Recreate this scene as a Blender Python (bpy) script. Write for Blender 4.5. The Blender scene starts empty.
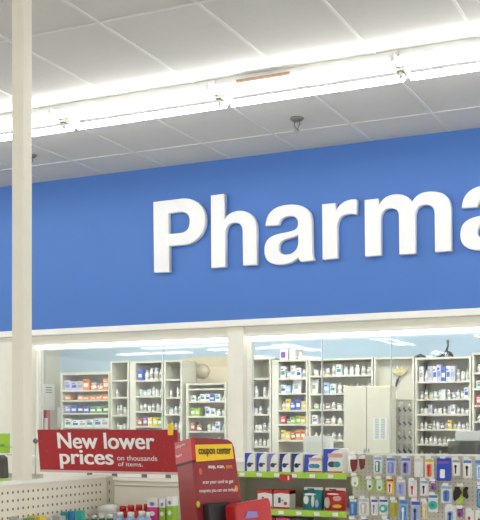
import bpy, math, random
from mathutils import Vector, Matrix
random.seed(7)
C = bpy.context.scene
COL = C.collection
# ---------------------------------------------------------------- camera model
F, V0, TH, EYE = 1040.0, 428.0, math.radians(25.5), 1.55
CT, ST = math.cos(TH), math.sin(TH)
WY = 7.70            # blue fascia plane
CEIL = 3.77
def at(u, v, Y):     # world point of the plane y=Y seen at a photo position
    t = (u - 240.0) / F
    d = Y / (CT + t * ST)
    return (d * (t * CT - ST), Y, EYE + (V0 - v) * d / F)
def X(u, Y): return at(u, 0, Y)[0]
def Z(v, Y, u=240): return at(u, v, Y)[2]

# ---------------------------------------------------------------- materials
MATS = {}
def lin(c):
    return tuple(((x/255)/12.92 if x/255 <= .04045 else ((x/255+.055)/1.055)**2.4) for x in c)
def mat(name, rgb, rough=.6, var=.04, scale=12, bump=0, metal=0, emit=0, coat=0):
    if name in MATS: return MATS[name]
    m = bpy.data.materials.new(name); m.use_nodes = True
    nt = m.node_tree; b = nt.nodes['Principled BSDF']
    c = lin(rgb)
    n = nt.nodes.new('ShaderNodeTexNoise'); n.inputs['Scale'].default_value = scale; n.inputs['Detail'].default_value = 4
    tc = nt.nodes.new('ShaderNodeTexCoord'); nt.links.new(tc.outputs['Object'], n.inputs['Vector'])
    mx = nt.nodes.new('ShaderNodeMix'); mx.data_type = 'RGBA'
    mx.inputs[6].default_value = tuple(max(0, x*(1-var)) for x in c)+(1,)
    mx.inputs[7].default_value = tuple(min(1, x*(1+var)) for x in c)+(1,)
    nt.links.new(n.outputs[0], mx.inputs[0]); nt.links.new(mx.outputs[2], b.inputs['Base Color'])
    b.inputs['Roughness'].default_value = rough; b.inputs['Metallic'].default_value = metal
    if coat: b.inputs['Coat Weight'].default_value = coat
    if emit:
        b.inputs['Emission Color'].default_value = c+(1,); b.inputs['Emission Strength'].default_value = emit
    if bump:
        bp = nt.nodes.new('ShaderNodeBump'); bp.inputs['Strength'].default_value = bump; bp.inputs['Distance'].default_value = .003
        n2 = nt.nodes.new('ShaderNodeTexNoise'); n2.inputs['Scale'].default_value = 90; nt.links.new(tc.outputs['Object'], n2.inputs['Vector'])
        nt.links.new(n2.outputs[0], bp.inputs['Height']); nt.links.new(bp.outputs[0], b.inputs['Normal'])
    MATS[name] = m
    return m
cream = mat('cream_paint', (243,241,228), .5)
creamc = mat('column_paint', (236,233,216), .45)
trimw = mat('white_trim', (250,250,243), .45)
blue = mat('blue_fascia', (72,122,200), .5, .03, 3)
greyblue = mat('grey_blue_wall', (172,192,209), .7)
tile = mat('ceiling_tile', (214,213,209), .9, .03, 25, .35)
gridm = mat('ceiling_grid', (226,225,221), .5)
floorm = mat('vinyl_floor', (222,220,214), .4, .05, 4)
letterm = mat('letter_white', (253,253,253), .4)
metalw = mat('white_metal', (232,232,228), .4)
tubem = mat('tube_glow', (253,253,252), .4, 0, emit=14)
headglow = mat('window_head_emission', (255,253,246), .4, 0, emit=2.2)
tubep = mat('pharmacy_tube_glow', (255,253,244), .4, 0, emit=42)
socket = mat('socket_grey', (150,148,140), .5)
gapm = mat('shadow_gap_brown', (112,90,70), .7)
steel = mat('dark_steel', (120,120,114), .45, metal=.3)
brite = mat('bright_steel', (190,190,185), .3, metal=.8)
redm = mat('sign_red', (172,30,38), .45, .06)
redk = mat('kiosk_red', (146,36,42), .4)
redb = mat('bright_red', (190,38,42), .35)
yel = mat('yellow', (246,204,20), .45)
black = mat('black_plastic', (26,26,28), .4)
lime = mat('lime', (168,214,60), .45)
pegm = mat('pegboard_cream', (236,232,216), .55)
gon = mat('gondola_beige', (204,198,178), .55)
gond = mat('gondola_back', (180,176,158), .6)
hole = mat('hole_dark', (128,120,102), .8)
unitm = mat('shelf_unit', (222,219,204), .5)
unitb = mat('shelf_back', (216,210,194), .6)
paper = mat('paper', (242,242,238), .7)
grey = mat('grey_print', (140,146,150), .7)
PAL = dict(w=(240,240,236), v=(206,202,226), o=(230,132,56), b=(52,92,190), g=(150,196,50), y=(232,202,60), p=(142,84,170),
           r=(206,44,44), t=(40,150,150), n=(160,96,40), d=(62,62,76), G=(96,150,96), c=(214,226,220), k=(228,226,214),
           l=(150,186,226), N=(36,48,120), q=(196,190,180), m=(120,30,36), K=(22,22,24), L=(184,214,48), P=(220,60,140), V=(140,134,200),
           B=(40,78,196), x=(170,172,170), T=(60,180,170), e=(222,170,160), s=(84,140,205), D=(34,96,66))
NAMES = dict(w='white', v='pale violet', o='orange', b='blue', g='green', y='yellow', p='purple', r='red', t='teal', n='amber', d='dark',
             G='muted green', c='frosted', k='cream', l='light blue', N='navy', q='grey')
def pm(k): return mat('product_'+k+('_cap' if k.isupper() else ''), PAL[k], .4, .03)

# ---------------------------------------------------------------- mesh builder
class MB:
    def __init__(s): s.v=[]; s.f=[]; s.mi=[]; s.ms=[]; s.sm=[]
    def m(s, mt):
        if mt not in s.ms: s.ms.append(mt)
        return s.ms.index(mt)
    def add(s, vs, fs, mt, smooth=False):
        o=len(s.v); s.v+= [tuple(p) for p in vs]; i=s.m(mt)
        for f in fs: s.f.append([o+a for a in f]); s.mi.append(i); s.sm.append(smooth)
        return s
    def box(s, x0,x1,y0,y1,z0,z1, mt, M=None):
        vs=[(x,y,z) for z in (z0,z1) for y in (y0,y1) for x in (x0,x1)]
        if M: vs=[M@Vector(p) for p in vs]
        return s.add(vs, [(0,2,3,1),(4,5,7,6),(0,1,5,4),(2,6,7,3),(0,4,6,2),(1,3,7,5)], mt)
    def prism(s, pts, y0, y1, mt, M=None):        # outline in x,z (counter-clockwise seen from -y), thickness in y
        n=len(pts); vs=[(x,y0,z) for x,z in pts]+[(x,y1,z) for x,z in pts]
        if M: vs=[M@Vector(p) for p in vs]
        fs=[tuple(range(n)), tuple(range(2*n-1,n-1,-1))]+[(i,n+i,n+(i+1)%n,(i+1)%n) for i in range(n)]
        return s.add(vs, fs, mt)
    def lathe(s, cx,cy,prof,mt,seg=12,M=None):   # prof: list of (r,z)
        vs=[]; fs=[]; n=len(prof)
        for r,z in prof:
            for k in range(seg):
                a=2*math.pi*k/seg; vs.append((cx+r*math.cos(a),cy+r*math.sin(a),z))
        for i in range(n-1):
            for k in range(seg):
                k2=(k+1)%seg; fs.append((i*seg+k,i*seg+k2,(i+1)*seg+k2,(i+1)*seg+k))
        fs.append(tuple(range(seg-1,-1,-1))); fs.append(tuple((n-1)*seg+k for k in range(seg)))
        if M: vs=[M@Vector(p) for p in vs]
        return s.add(vs, fs, mt, True)
    def tube(s, pts, r, mt, seg=8):
        pts=[Vector(p) for p in pts]; rs=r if isinstance(r,(list,tuple)) else [r]*len(pts)
        vs=[]; fs=[]
        for i,p in enumerate(pts):
            t=(pts[min(i+1,len(pts)-1)]-pts[max(i-1,0)]).normalized()
            a=t.cross(Vector((0,0,1)) if abs(t.z)<.9 else Vector((1,0,0))).normalized(); b=t.cross(a)
            for k in range(seg):
                an=2*math.pi*k/seg; vs.append(p+(a*math.cos(an)+b*math.sin(an))*rs[i])
        for i in range(len(pts)-1):
            for k in range(seg):
                k2=(k+1)%seg; fs.append((i*seg+k,(i+1)*seg+k,(i+1)*seg+k2,i*seg+k2))
        fs.append(tuple(range(seg))); fs.append(tuple((len(pts)-1)*seg+k for k in range(seg-1,-1,-1)))
        return s.add(vs, fs, mt, True)
    def mesh(s, name):
        me=bpy.data.meshes.new(name); me.from_pydata(s.v,[],s.f)
        for m in s.ms: me.materials.append(m)
        me.polygons.foreach_set('material_index', s.mi); me.polygons.foreach_set('use_smooth', s.sm)
        me.update(); return me
    def obj(s, name, parent=None, loc=None, bevel=0):
        o=bpy.data.objects.new(name, s.mesh(name)); COL.objects.link(o)
        if parent: o.parent=parent
        if loc: o.location=loc
        if bevel:
            b=o.modifiers.new('bevel','BEVEL'); b.width=bevel; b.segments=2; b.limit_method='ANGLE'; b.angle_limit=.9
        return o
def ell(cx,cz,rx,rz,n=16): return [(cx+rx*math.cos(2*math.pi*k/n), cz+rz*math.sin(2*math.pi*k/n)) for k in range(n)]
def rrect(x0,x1,z0,z1,r,n=4):
    pts=[]
    for cx,cz,a0 in ((x1-r,z0+r,-90),(x1-r,z1-r,0),(x0+r,z1-r,90),(x0+r,z0+r,180)):
        for k in range(n+1):
            a=math.radians(a0+90*k/n); pts.append((cx+r*math.cos(a),cz+r*math.sin(a)))
    return pts
def tag(o, label, cat, group=None):
    o['label']=label; o['category']=cat
    if group: o['group']=group
    return o
def thing(name, label, cat, loc=(0,0,0), rz=0, group=None):
    o=bpy.data.objects.new(name,None); COL.objects.link(o); o.location=loc; o.rotation_euler=(0,0,rz); o.empty_display_size=.05
    return tag(o,label,cat,group)
def struct(o): o['kind']='structure'; return o
def copy_tree(o, parent=None):
    c=o.copy(); COL.objects.link(c); c.parent=parent
    for ch in list(o.children): copy_tree(ch,c)
    return c
def curve_mesh(cu, name):
    ob=bpy.data.objects.new('tmp',cu); COL.objects.link(ob)
    dg=bpy.context.evaluated_depsgraph_get(); dg.update()
    me=bpy.data.meshes.new_from_object(ob.evaluated_get(dg)); me.name=name
    bpy.data.objects.remove(ob); return me
def text_obj(name, s, x0, z0, w, h, mt, M, parent=None, bold=.012, depth=.0012, shear=0):
    """flat lettering fitted in the box w x h whose lower left corner is x0,z0 of the x-z plane of M"""
    cu=bpy.data.curves.new(name,'FONT'); cu.body=s; cu.size=1; cu.offset=min(bold,.008)
    m0=curve_mesh(cu,name)
    sh=[0] if bold<.01 else [-bold,0,bold]
    vs=[];fs=[]
    for q,dx in enumerate(sh):
        o_=len(vs); vs+=[(v.co.x+dx,v.co.y,q*.00012) for v in m0.vertices]; fs+=[[o_+a for a in p.vertices] for p in m0.polygons]
    xs=[v[0] for v in vs]; ys=[v[1] for v in vs]
    sx=w/(max(xs)-min(xs)); sy=h/(max(ys)-min(ys)); mx,my=min(xs),min(ys)
    me=bpy.data.meshes.new(name)
    me.from_pydata([M @ Vector((x0+(x-mx)*sx, -depth-q, z0+(y-my)*sy)) for x,y,q in vs],[],fs)
    me.materials.clear(); me.materials.append(mt)
    o=bpy.data.objects.new(name,me); COL.objects.link(o)
    if parent: o.parent=parent
    return o
I4=Matrix.Identity(4)

# ================================================================ SETTING
def sbox(name,x0,x1,y0,y1,z0,z1,m,bevel=0): return struct(MB().box(x0,x1,y0,y1,z0,z1,m).obj(name,bevel=bevel))
sbox('floor',-19,8,-18,13,-.1,0,floorm)
sbox('ceiling',-19,8,-18,WY+.1,CEIL,CEIL+.1,tile)
g=MB()
gx=-1.93
k=-20
while k<16:
    x=gx+k*.608; k+=1
    if -14<x<8: g.box(x-.009,x+.009,-18,WY-.02,CEIL-.006,CEIL,gridm)
for y in [7.19,6.0,4.80,3.58,2.36,1.14,-.08,-1.3,-2.52,-3.74,-4.96,-6.18,-7.4,-8.6,-9.8,-11,-12.2,-13.4]:
    g.box(-14,8,y-.009,y+.009,CEIL-.0055,CEIL-.0005,gridm)
struct(g.obj('trim_1'))
# blue fascia over the pharmacy front
FB=Z(320,WY)          # bottom of the blue
sbox('wall_back',-9.5,1.2,WY,WY+.14,FB,CEIL,blue)
sbox('trim_2',-9.5,1.2,WY-.03,WY+.16,FB-.052,FB,trimw,.004)           # white ledge below the fascia
sbox('trim_3',X(32,WY+.05)-.0,1.2,WY+.045,WY+.16,FB-.125,FB-.053,cream)       # header board
GY=WY+.13
XL1=X(41.5,GY); XL0=XL1-.085
PX0,PX1=X(228,WY+.02),X(243.5,WY+.02)
SILL=1.30
sbox('wall_front',-9.5,XL0,WY+.03,WY+.16,0,FB-.053,cream)
sbox('wall_counter',XL0,1.2,WY+.05,WY+.16,0,SILL-.03,cream)
sbox('trim_4',XL0,1.2,WY+.0,WY+.20,SILL-.03,SILL,trimw,.004)
sbox('trim_5',PX0,PX1,WY+.01,WY+.17,SILL,FB-.053,cream,.004)       # post between the two windows
glass=bpy.data.materials.new('window_glass'); glass.use_nodes=True
nt=glass.node_tree; nt.nodes.clear()
out=nt.nodes.new('ShaderNodeOutputMaterial'); mxs=nt.nodes.new('ShaderNodeMixShader'); tr=nt.nodes.new('ShaderNodeBsdfTransparent')
gl=nt.nodes.new('ShaderNodeBsdfGlossy'); fr=nt.nodes.new('ShaderNodeFresnel'); fr.inputs['IOR'].default_value=1.45
tr.inputs['Color'].default_value=(.95,.975,.97,1); gl.inputs['Roughness'].default_value=.015
nt.links.new(fr.outputs[0],mxs.inputs[0]); nt.links.new(tr.outputs[0],mxs.inputs[1]); nt.links.new(gl.outputs[0],mxs.inputs[2]); nt.links.new(mxs.outputs[0],out.inputs[0])
def window(name, x0, x1, seams):
    fr_=MB(); zt=FB-.125; w=.03
    fr_.box(x0,x0+w,GY-.035,GY+.03,SILL,zt,trimw).box(x1-w,x1,GY-.035,GY+.03,SILL,zt,trimw)
    fr_.box(x0+w,x1-w,GY-.02,GY+.03,SILL,SILL+.03,trimw).box(x0+w,x1-w,GY-.02,GY+.03,zt-.02,zt,trimw)
    o=struct(fr_.obj(name))
    xs=[x0+w]+seams+[x1-w]
    for a,b in zip(xs,xs[1:]):
        p=MB().box(a+.001,b-.001,GY,GY+.006,SILL+.03,zt-.02,glass).obj('pane',o)
        if b!=xs[-1]: MB().box(b-.004,b+.004,GY-.004,GY+.01,SILL+.03,zt-.02,mat('seam_bead',(205,216,214),.4)).obj('glazing_bead',o)
    return o
window('window_1',XL1-.03,PX0,[X(163,GY)])
window('window_2',PX1,1.1,[X(322,GY),X(391,GY),X(391,GY)+1.0])
struct(MB().box(XL0,XL1-.03,WY+.03,WY+.16,SILL,FB-.125,cream).obj('trim_6'))
# interior room of the pharmacy
RB=10.66
LX=X(60,RB)
sbox('wall_rear',LX-.1,1.4,RB,RB+.1,0,2.235,mat('rear_wall',(222,218,200),.6))
sbox('wall_rear_upper',LX-.1,1.4,RB,RB+.1,2.235,3.2,greyblue)
sbox('wall_left',LX-.1,LX,WY+.16,RB,0,3.2,mat('side_wall',(206,204,190),.6))
sbox('wall_right',1.3,1.4,WY+.16,RB,0,3.2,cream)
sbox('ceiling_pharmacy',LX-.1,1.4,WY+.16,RB+.1,3.2,3.3,tile)
sbox('trim_7',X(182,RB-.03),PX1+.25+X(232,RB)-PX1-.25,RB-.03,RB,0,Z(357,RB,205),mat('beige_panel',(200,186,160),.6))

# ================================================================ LIGHTING FIXTURES
def fixture(length, tm, name='ceiling_light', zdrop=.13):
    """strip light along local x, hung under the ceiling at local z=0"""
    r=thing(name,'', 'ceiling light')
    L=length/2
    b=MB().box(-L,L,-.05,.05,-.06,-.0,metalw); b.obj('housing',r,bevel=.003)
    w=MB(); w.prism([(-.118,-.062),(0,-.064),(.118,-.062),(.118,-.067),(0,-.070),(-.118,-.067)][::-1],-L,L,metalw,Matrix.Rotation(math.pi/2,4,'Z'))
    w.obj('reflector',r)
    for s in (-1,1):
        t=MB(); t.tube([(-L+.02,s*.14,-.105),(L-.02,s*.14,-.105)],.021,tm,10); t.obj('tube',r)
    for e in (-1,1):
        q=MB(); q.box(e*L-.010,e*L+.010,-.17,.17,-.10,-.062,metalw); q.obj('lamp_socket',r)
        q=MB(); q.box(e*L-.018,e*L+.018,-.03,.03,-.115,-.07,socket).tube([(e*L,0,-.115),(e*L,0,-.15)],.010,socket); q.obj('bracket',r)
    return r
FY=5.96
fx0=fixture(1.196,tubem)
names=['leftmost in the photo','second from the left','third from the left','at the right above the sign']
nf=0
for i in range(-3,8):
    x=-4.19-.6+1.2*i
    if x<-9: continue
    o=fx0 if nf==0 else copy_tree(fx0)
    nf+=1
    o.location=(x,FY,CEIL)
    if 0<=i<=3:
        desc={0:'crossing behind the column',1:'first whole one right of column',2:'above the large letters h, a and r',3:'cut by right photo edge'}[i]
    else: desc='%s end of it, out of view'%('left' if i<0 else 'right')
    o['label']='white strip light in front ceiling row, '+desc
    o['group']='row of fluorescent strip lights along the ceiling'
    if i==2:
        MB().box(-.42,-.06,-.126,-.118,-.072,-.052,gapm).obj('shadow_gap_strip',o)  # dark brown strip painted in for the shadow gap above the fixture
# unseen parallel row nearer the front, added for its light
for i in range(5):
    o=copy_tree(fx0); o.location=(-4.8+1.2*i,1.0,CEIL); o['label']='unseen strip light added in the nearer ceiling row above the aisles'
    o['group']='added nearer row of strip lights over the aisles'
# the store's other strips, seen mirrored in the pharmacy glass
for rx,ys in ((-15.0+2.2,(-12.6,-11.2)),(-10.4,(-9.0,-10.4)),(-7.6,(-8.2,-9.6,-13)),(-5.2,(-7.4,-8.7,-11.5)),(-12.2+4.4+5.2,(-9,-10.5)),(-11.6,(-13.4,-8.4)),(-1.0,(-8,-12))):
    for y in ys:
        o=copy_tree(fx0); o.location=(rx,y,CEIL); o.rotation_euler=(0,0,math.pi/2+.08)
        o['label']='strip light of the store mirrored in the pharmacy window glass'; o['group']='store strip lights mirrored in the glass'
for rx,y in ((-13.6,-8.1),(-12.4,-8.1),(-12.3,-9.4),(-15.2,-7.4),(-14.3,-9.9),(-15.5,-9.9),(-11.1,-9.4)):
    o=copy_tree(fx0); o.location=(rx,y,CEIL); o.rotation_euler=(0,0,.12)
    o['label']='strip light of the store mirrored in the pharmacy window glass'; o['group']='store strip lights mirrored in the glass'
# white window head pieces; their brightness is put in as emission
for a,b,nm in ((XL1+.0,PX0-.02,'left'),(PX1+.02,1.0,'right')):
    t=thing('window_head_glow','long white strip with added glow under the head of the %s pharmacy window'%nm,'glowing strip',((a+b)/2,GY-.075,FB-.125),0,'glowing strips at the window heads')
    L=(b-a)/2
    MB().box(-L,L,-.03,.03,-.012,0,metalw).obj('housing',t)
    MB().box(-L+.005,L-.005,-.025,.025,-.048,-.012,headglow).obj('glow_strip',t,bevel=.01)
# pharmacy ceiling lamps, out of view, added to light the interior
fp=fixture(1.19,tubep)
k=0
for i in range(5):
    o=fp if k==0 else copy_tree(fp); k+=1
    o.location=(-6.6+1.45*i,9.1,3.2); o['label']='unseen strip light added on the pharmacy ceiling above the shelves'; o['group']='added strip lights on the pharmacy ceiling'

# ================================================================ PHARMACY LETTERS
def bez(path, ox, oy, sc=4.0):
    """path: ('p',x,y) or ('c',x1,y1,x2,y2,x3,y3) in photo-crop units; gives points on the fascia in metres"""
    pts=[]; cur=None
    for s in path:
        if len(s)==2: pts.append(s); cur=s
        else:
            p0=cur; p1=s[0:2]; p2=s[2:4]; p3=s[4:6]
            for k in range(1,11):
                t=k/10; a=(1-t)**3; b=3*(1-t)**2*t; c=3*(1-t)*t*t; d=t**3
                pts.append((a*p0[0]+b*p1[0]+c*p2[0]+d*p3[0], a*p0[1]+b*p1[1]+c*p2[1]+d*p3[1]))
            cur=p3
    res=[]
    for x,y in pts:
        q=at(ox+x/sc, oy+y/sc, WY-.055); res.append((q[0],q[2]))
    return res
def letter(loops, name, label, dx=0, dz=0):
    cx=sum(p[0] for p in loops[0])/len(loops[0]); cz=min(p[1] for p in loops[0])
    cu=bpy.data.curves.new(name,'CURVE'); cu.dimensions='2D'; cu.fill_mode='BOTH'; cu.extrude=.022; cu.bevel_depth=.004; cu.bevel_resolution=1; cu.offset=-.003
    for lp in loops:
        sp=cu.splines.new('POLY'); sp.points.add(len(lp)-1); sp.use_cyclic_u=True
        for i,(x,z) in enumerate(lp): sp.points[i].co=(x-cx,z-cz,0,1)
    me=curve_mesh(cu,name); me.materials.clear(); me.materials.append(letterm)
    o=bpy.data.objects.new(name,me); COL.objects.link(o)
    o.location=(cx+dx,WY-.029,cz+dz); o.rotation_euler=(math.pi/2,0,0)
    return tag(o,label,'sign letter','raised white letters of the pharmacy sign')
P_=[(33,68),(150,54),(197,50,240,80,240,135),(240,190,205,232,160,238),(95,243),(95,347),(36,350)]
Pi=[(93,112),(140,106),(178,108,178,130,178,146),(178,180,160,190,140,192),(93,197)]
h_=[(263,42),(317,35),(318,138),(330,112,360,103,380,103),(420,103,445,130,445,175),(446,318),(392,321),(390,185),(390,150,365,148,352,150),(330,152,320,175,320,200),(320,327),(265,332)]
a_=[(42,163),(45,105,80,82,140,78),(190,76,224,95,226,140),(228,265),(229,285,234,295,237,300),(182,306),(176,300,174,295,172,288),(150,312,120,319,95,318),(60,318,37,300,37,262),(37,215,65,200,110,192),(150,184,172,182,172,152),(172,125,150,122,132,124),(108,126,95,140,94,160)]
ai=[(172,196),(160,208,140,211,125,215),(100,222,94,235,94,255),(95,275,115,280,128,278),(160,275,174,250,172,225)]
r_=[(268,77),(322,72),(323,105),(336,72,370,53,407,58),(405,118),(390,112,375,113,365,116),(335,122,328,150,328,170),(329,292),(270,298)]
m_=[(18,80),(73,74),(75,100),(90,70,115,58,145,57),(175,57,195,65,207,88),(225,55,255,46,285,46),(335,46,362,65,363,115),(365,282),(300,288),(298,135),(298,105,280,97,262,98),(235,100,220,115,220,145),(221,293),(157,298),(155,145),(155,120,140,110,122,112),(95,113,82,130,82,160),(83,300),(20,306)]
letter([bez(P_,145,185),bez(Pi,145,185)],'letter_p','large raised white capital P starting the sign on the blue wall')
letter([bez(h_,145,185)],'letter_h','large raised white letter h right after the capital P')
letter([bez(a_,255,185),bez(ai,255,185)],'letter_a','raised white letter a between the h and the r')
letter([bez(r_,255,185)],'letter_r','raised white letter r standing between the a and the m')
letter([bez(m_,360,180)],'letter_m','wide raised white letter m near the right end of the sign')
dxa=X(360+401/4,WY-.055)-X(255+37/4,WY-.055)
letter([bez(a_,255,185),bez(ai,255,185)],'letter_a','raised white letter a after the m, cut by the right photo edge',dxa)

# ================================================================ COLUMN, SPRINKLERS
cp=at(11.2,0,4.1); cw=.071
MB().box(-cw/2,cw/2,-cw/2,cw/2,0,CEIL,creamc).obj('column',loc=(cp[0]+cw/2+.002,4.1+cw/2,0),bevel=.006)
tag(bpy.data.objects['column'],'tall narrow cream square column rising in front of the blue wall','column')
def sprinkler(u,v,label):
    d=(CEIL-EYE)*F/(V0-v); t=(u-240)/F
    p=(d*(t*CT-ST), d*(t*ST+CT), CEIL)
    o=thing('fire_sprinkler',label,'sprinkler',p,0,'ceiling sprinklers')
    MB().lathe(0,0,[(.05,0),(.05,-.006),(.04,-.018),(.022,-.022)][::-1],steel,16).obj('escutcheon',o)
    b=MB().tube([(.018,0,-.02),(.022,0,-.05),(.005,0,-.075)],.005,steel).tube([(-.018,0,-.02),(-.022,0,-.05),(-.005,0,-.075)],.005,steel)
    b.obj('frame',o)
    MB().lathe(0,0,[(.006,-.055),(.006,-.022)],brite,8).obj('glass_bulb',o)
    MB().lathe(0,0,[(.004,-.11),(.02,-.10),(.02,-.096),(.006,-.074)],brite,12).obj('deflector',o)
sprinkler(297,118,'small grey fire sprinkler hanging from the ceiling above the letters')
sprinkler(30.5,155,'fire sprinkler half hidden behind the cream column')

# ================================================================ INTERIOR SHELF UNITS AND STOCK
ORD=['first','second','third','fourth','fifth','sixth','seventh','eighth','ninth','tenth','eleventh','twelfth','thirteenth','fourteenth']
SH=['top','second','third','fourth','fifth','sixth']
CACHE={}
def item_mesh(kind, col, w, h, var):
    key=(kind,col,round(w,3),round(h,3),var)
    if key in CACHE: return CACHE[key]
    b=MB()
    if kind=='bottle':
        r=w/2; cap=[pm('w'),pm('w'),pm('q'),pm('w')][var]
        b.lathe(0,0,[(r*.92,0),(r,.004),(r,h*.66),(r*.55,h*.78),(r*.55,h*.8)],pm(col if col!='w' else 'w'),10)
        b.lathe(0,0,[(r*.66,h*.8),(r*.66,h)],cap,10)
        b.lathe(0,0,[(r*1.015,h*.18),(r*1.015,h*.56)],pm(['x','w','k','q'][var] if col in 'wc' else 'w'),10)
    elif kind=='jar':
        r=w/2
        b.lathe(0,0,[(r*.95,0),(r,.004),(r,h*.72),(r*.9,h*.76)],pm(col),10).lathe(0,0,[(r*.96,h*.76),(r*.96,h)],pm(['w','x','w','l'][var]),10)
        b.lathe(0,0,[(r*1.01,h*.15),(r*1.01,h*.6)],pm('w'),10)
    else:
        d=.09; b.box(-w/2,w/2,-d/2,d/2,0,h,pm(col))
        dc='w' if col not in 'wvk' else ['b','V','x','t'][var]
        b.box(-w*.36,w*.36,-d/2-.0012,-d/2,h*.28,h*.6,pm(dc))
        b.box(-w*.36,w*.1,-d/2-.0012,-d/2,h*.7,h*.8,pm('d' if var%2 else dc))
    me=b.mesh(kind); CACHE[key]=me; return me
KN={'bottle':('pill_bottle','bottle'),'jar':('medicine_jar','jar'),'box':('medicine_box','box')}
def stock(units_phrase, group, row, x0, x1, ybase, z, spec, maxh):
    toks=spec.split()
    n=len(toks); pitch=(x1-x0)/max(n,1); cnt=0; real=[t for t in toks if t!='.']
    for i,t in enumerate(toks):
        if t=='.': continue
        shape={'j':'jar','k':'box'}.get(t[0],'bottle') if len(t)>1 else 'bottle'
        col=t[-1]
        if shape=='box': w=pitch*.93; h=maxh*random.choice([.72,.8,.88])
        elif shape=='jar': w=min(pitch*.86,.1); h=maxh*random.choice([.5,.58])
        else: w=min(pitch*.78,.075); h=maxh*random.choice([.62,.7,.8])
        h=round(min(h,.2),3)
        me=item_mesh(shape,col,w,h,random.randrange(4))
        nm,cat=KN[shape]
        o=bpy.data.objects.new(nm,me); COL.objects.link(o)
        o.location=(x0+(i+.5)*pitch, ybase+random.uniform(-.01,.01), z)
        cn=NAMES.get(col,'pale')
        pos='only one' if len(real)==1 else ORD[cnt]+' from left'
        tag(o,'%s %s, %s on %s shelf of %s'%(cn,nm.replace('_',' '),pos,SH[row],units_phrase),cat,group)
        cnt+=1
def unit(phrase,label,u0,u1,Y,vtop,vs,rows,depth=.34,post=.02,zb=0.0,back=unitb):
    uc=(u0+u1)/2
    x0,x1=X(u0,Y),X(u1,Y); zt=Z(vtop,Y,uc); zs=[Z(v,Y,uc) for v in vs]
    o=thing('shelving_unit',label,'shelving unit',((x0+x1)/2,Y,0),0,'pharmacy shelving units')
    hw=(x1-x0)/2
    MB().box(-hw,-hw+post,0,depth,zb,zt,unitm).obj('side_panel',o)
    MB().box(hw-.02,hw,0,depth,zb,zt,unitm).obj('side_panel',o)
    MB().box(-hw+post,hw-.02,depth-.015,depth,zb,zt,back).obj('back_panel',o)
    MB().box(-hw+post,hw-.02,0,depth-.015,zt-.02,zt,unitm).obj('top_panel',o)
    for z in zs+[z_ for z_ in (zs[-1]-.22,zs[-1]-.46,zs[-1]-.7,.1) if z_>zb]:
        MB().box(-hw+post,hw-.02,.0,depth-.015,z-.018,z,unitm).obj('shelf',o)
    prev=zt-.02
    for i,(z,r) in enumerate(zip(zs,rows)):
        if r: stock(phrase,'stock on '+phrase,i,x0+post+.01,x1-.03,Y+.075,z,r,prev-z-.03)
        prev=z-.018
    return zt
U=10.26
unit('far left unit','low cream unit of orange and blue boxes below the grey blue wall',61,109.5,U,373,[390,400,413,427,440],
     ['kv kv kv ko jo jo ko','ko . ko ko ko ko ko','kV kb kN kb kG kG kG','kw kw kw kw kw kw','kb kb kl kb ky ky ky'],back=cream)
unit('glass shelf unit','narrow cream unit with sparse frosted stock left of the wide white post',110.5,129,U,361,[380,397,415,431],['','c . . c','c w jw c','w jc w c'])
unit('wide post unit','cream unit with a wide white left post and mixed coloured packs',130,163,U,361,[380,396,411,426,440],
     ['kb w w w w','jc jc jc c jw c','w w jw w w w','kn kp ky ky kg','w w w w w'],post=.075)
unit('narrow middle unit','narrow beige unit between the glazing bead and the beige panel',164,182,U,360,[379,397,414,431],['','w . w w','jw w w','w w w'])
unit('short middle unit','short grey unit with lime packs standing before the beige panel',186,226,U+.02,383,[388.5,401,416,431,445],
     ['','kw w kw kw kb kw w','kg kg . kw kw w w','kn jr . w jw kw w','w w jw w w w w'],depth=.28,post=.03)
unit('unit beside post','cream shelving unit directly right of the thick window post',249,271,U,357.5,[378,397,414,431,446],['','w . w w','jw w . w','w jw w w','w w w w'])
unit('colourful unit','cream unit holding a blue box and bright lime and orange packs',272,307.5,U,359.5,[378,393,410,424,440],
     ['kw jw kw kw w','kw kl . . .','w ky kb kb ky','kr jt kg kg ky','ky ky kn ko ko'],post=.075)
unit('wide centre unit','wide cream unit of white bottles rising behind the tall cream cabinet',308.5,373,U,358,[375,393,409,424,440],
     ['jw w w w kw w w w w w','. . kl kw w jn w w jn w','jg w jr w jw w w w w w','kw w jn w w w jw w w w','w w jd w w w w w w w'])
unit('right hand unit','cream unit with rows of small white bottles, dark figurine on top',415,471,U,357,[381,398.5,414,429,444,459],
     ['kw w kv kw kv kb kw kv w jw w','jn w jy jc w kc w jl w jw kw','w jw kv w jw w w kw w w jw','w w jd w w jp w ky w w jw w','w jw w w w w w jq w w w','w w w jw w w w w w w w'])
unit('far right unit','cream shelving unit cut off by the right edge of the photo',472,515,U,352,[372,388,405,421,437],['jw w w','kw jw w kw','kr kr kw w kw','w kw kw w w','w w w w w'])
# cream board between the units with the dried flowers
hx0,hx1=X(374,U),X(414,U)
zt=Z(357,U,395)
o=thing('wall_board','plain cream board carrying a dried flower spray beside the white bottles','board',((hx0+hx1)/2,U,0))
hw=(hx1-hx0)/2
MB().box(-hw,-hw+.02,0,.34,0,zt,unitm).obj('side_panel',o); MB().box(hw-.02,hw,0,.34,0,zt,unitm).obj('side_panel',o)
MB().box(-hw+.02,hw-.02,.1,.12,0,zt,mat('board_cream',(220,214,196),.6)).obj('panel',o); MB().box(-hw+.02,hw-.02,0,.1,zt-.02,zt,unitm).obj('top_panel',o)
p=at(400,376,U+.09)
fl=thing('dried_flower_spray','cream dried flower spray with dark wrapped stem hanging on the cream board','dried flowers',p)
b=MB()
b.tube([(-.05,0,-.12),(-.02,-.01,-.04),(.0,-.01,0)],[.008,.014,.016],mat('violet_wrap',(84,74,110),.7)); b.obj('wrapped_stem',fl)
b=MB()
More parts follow.
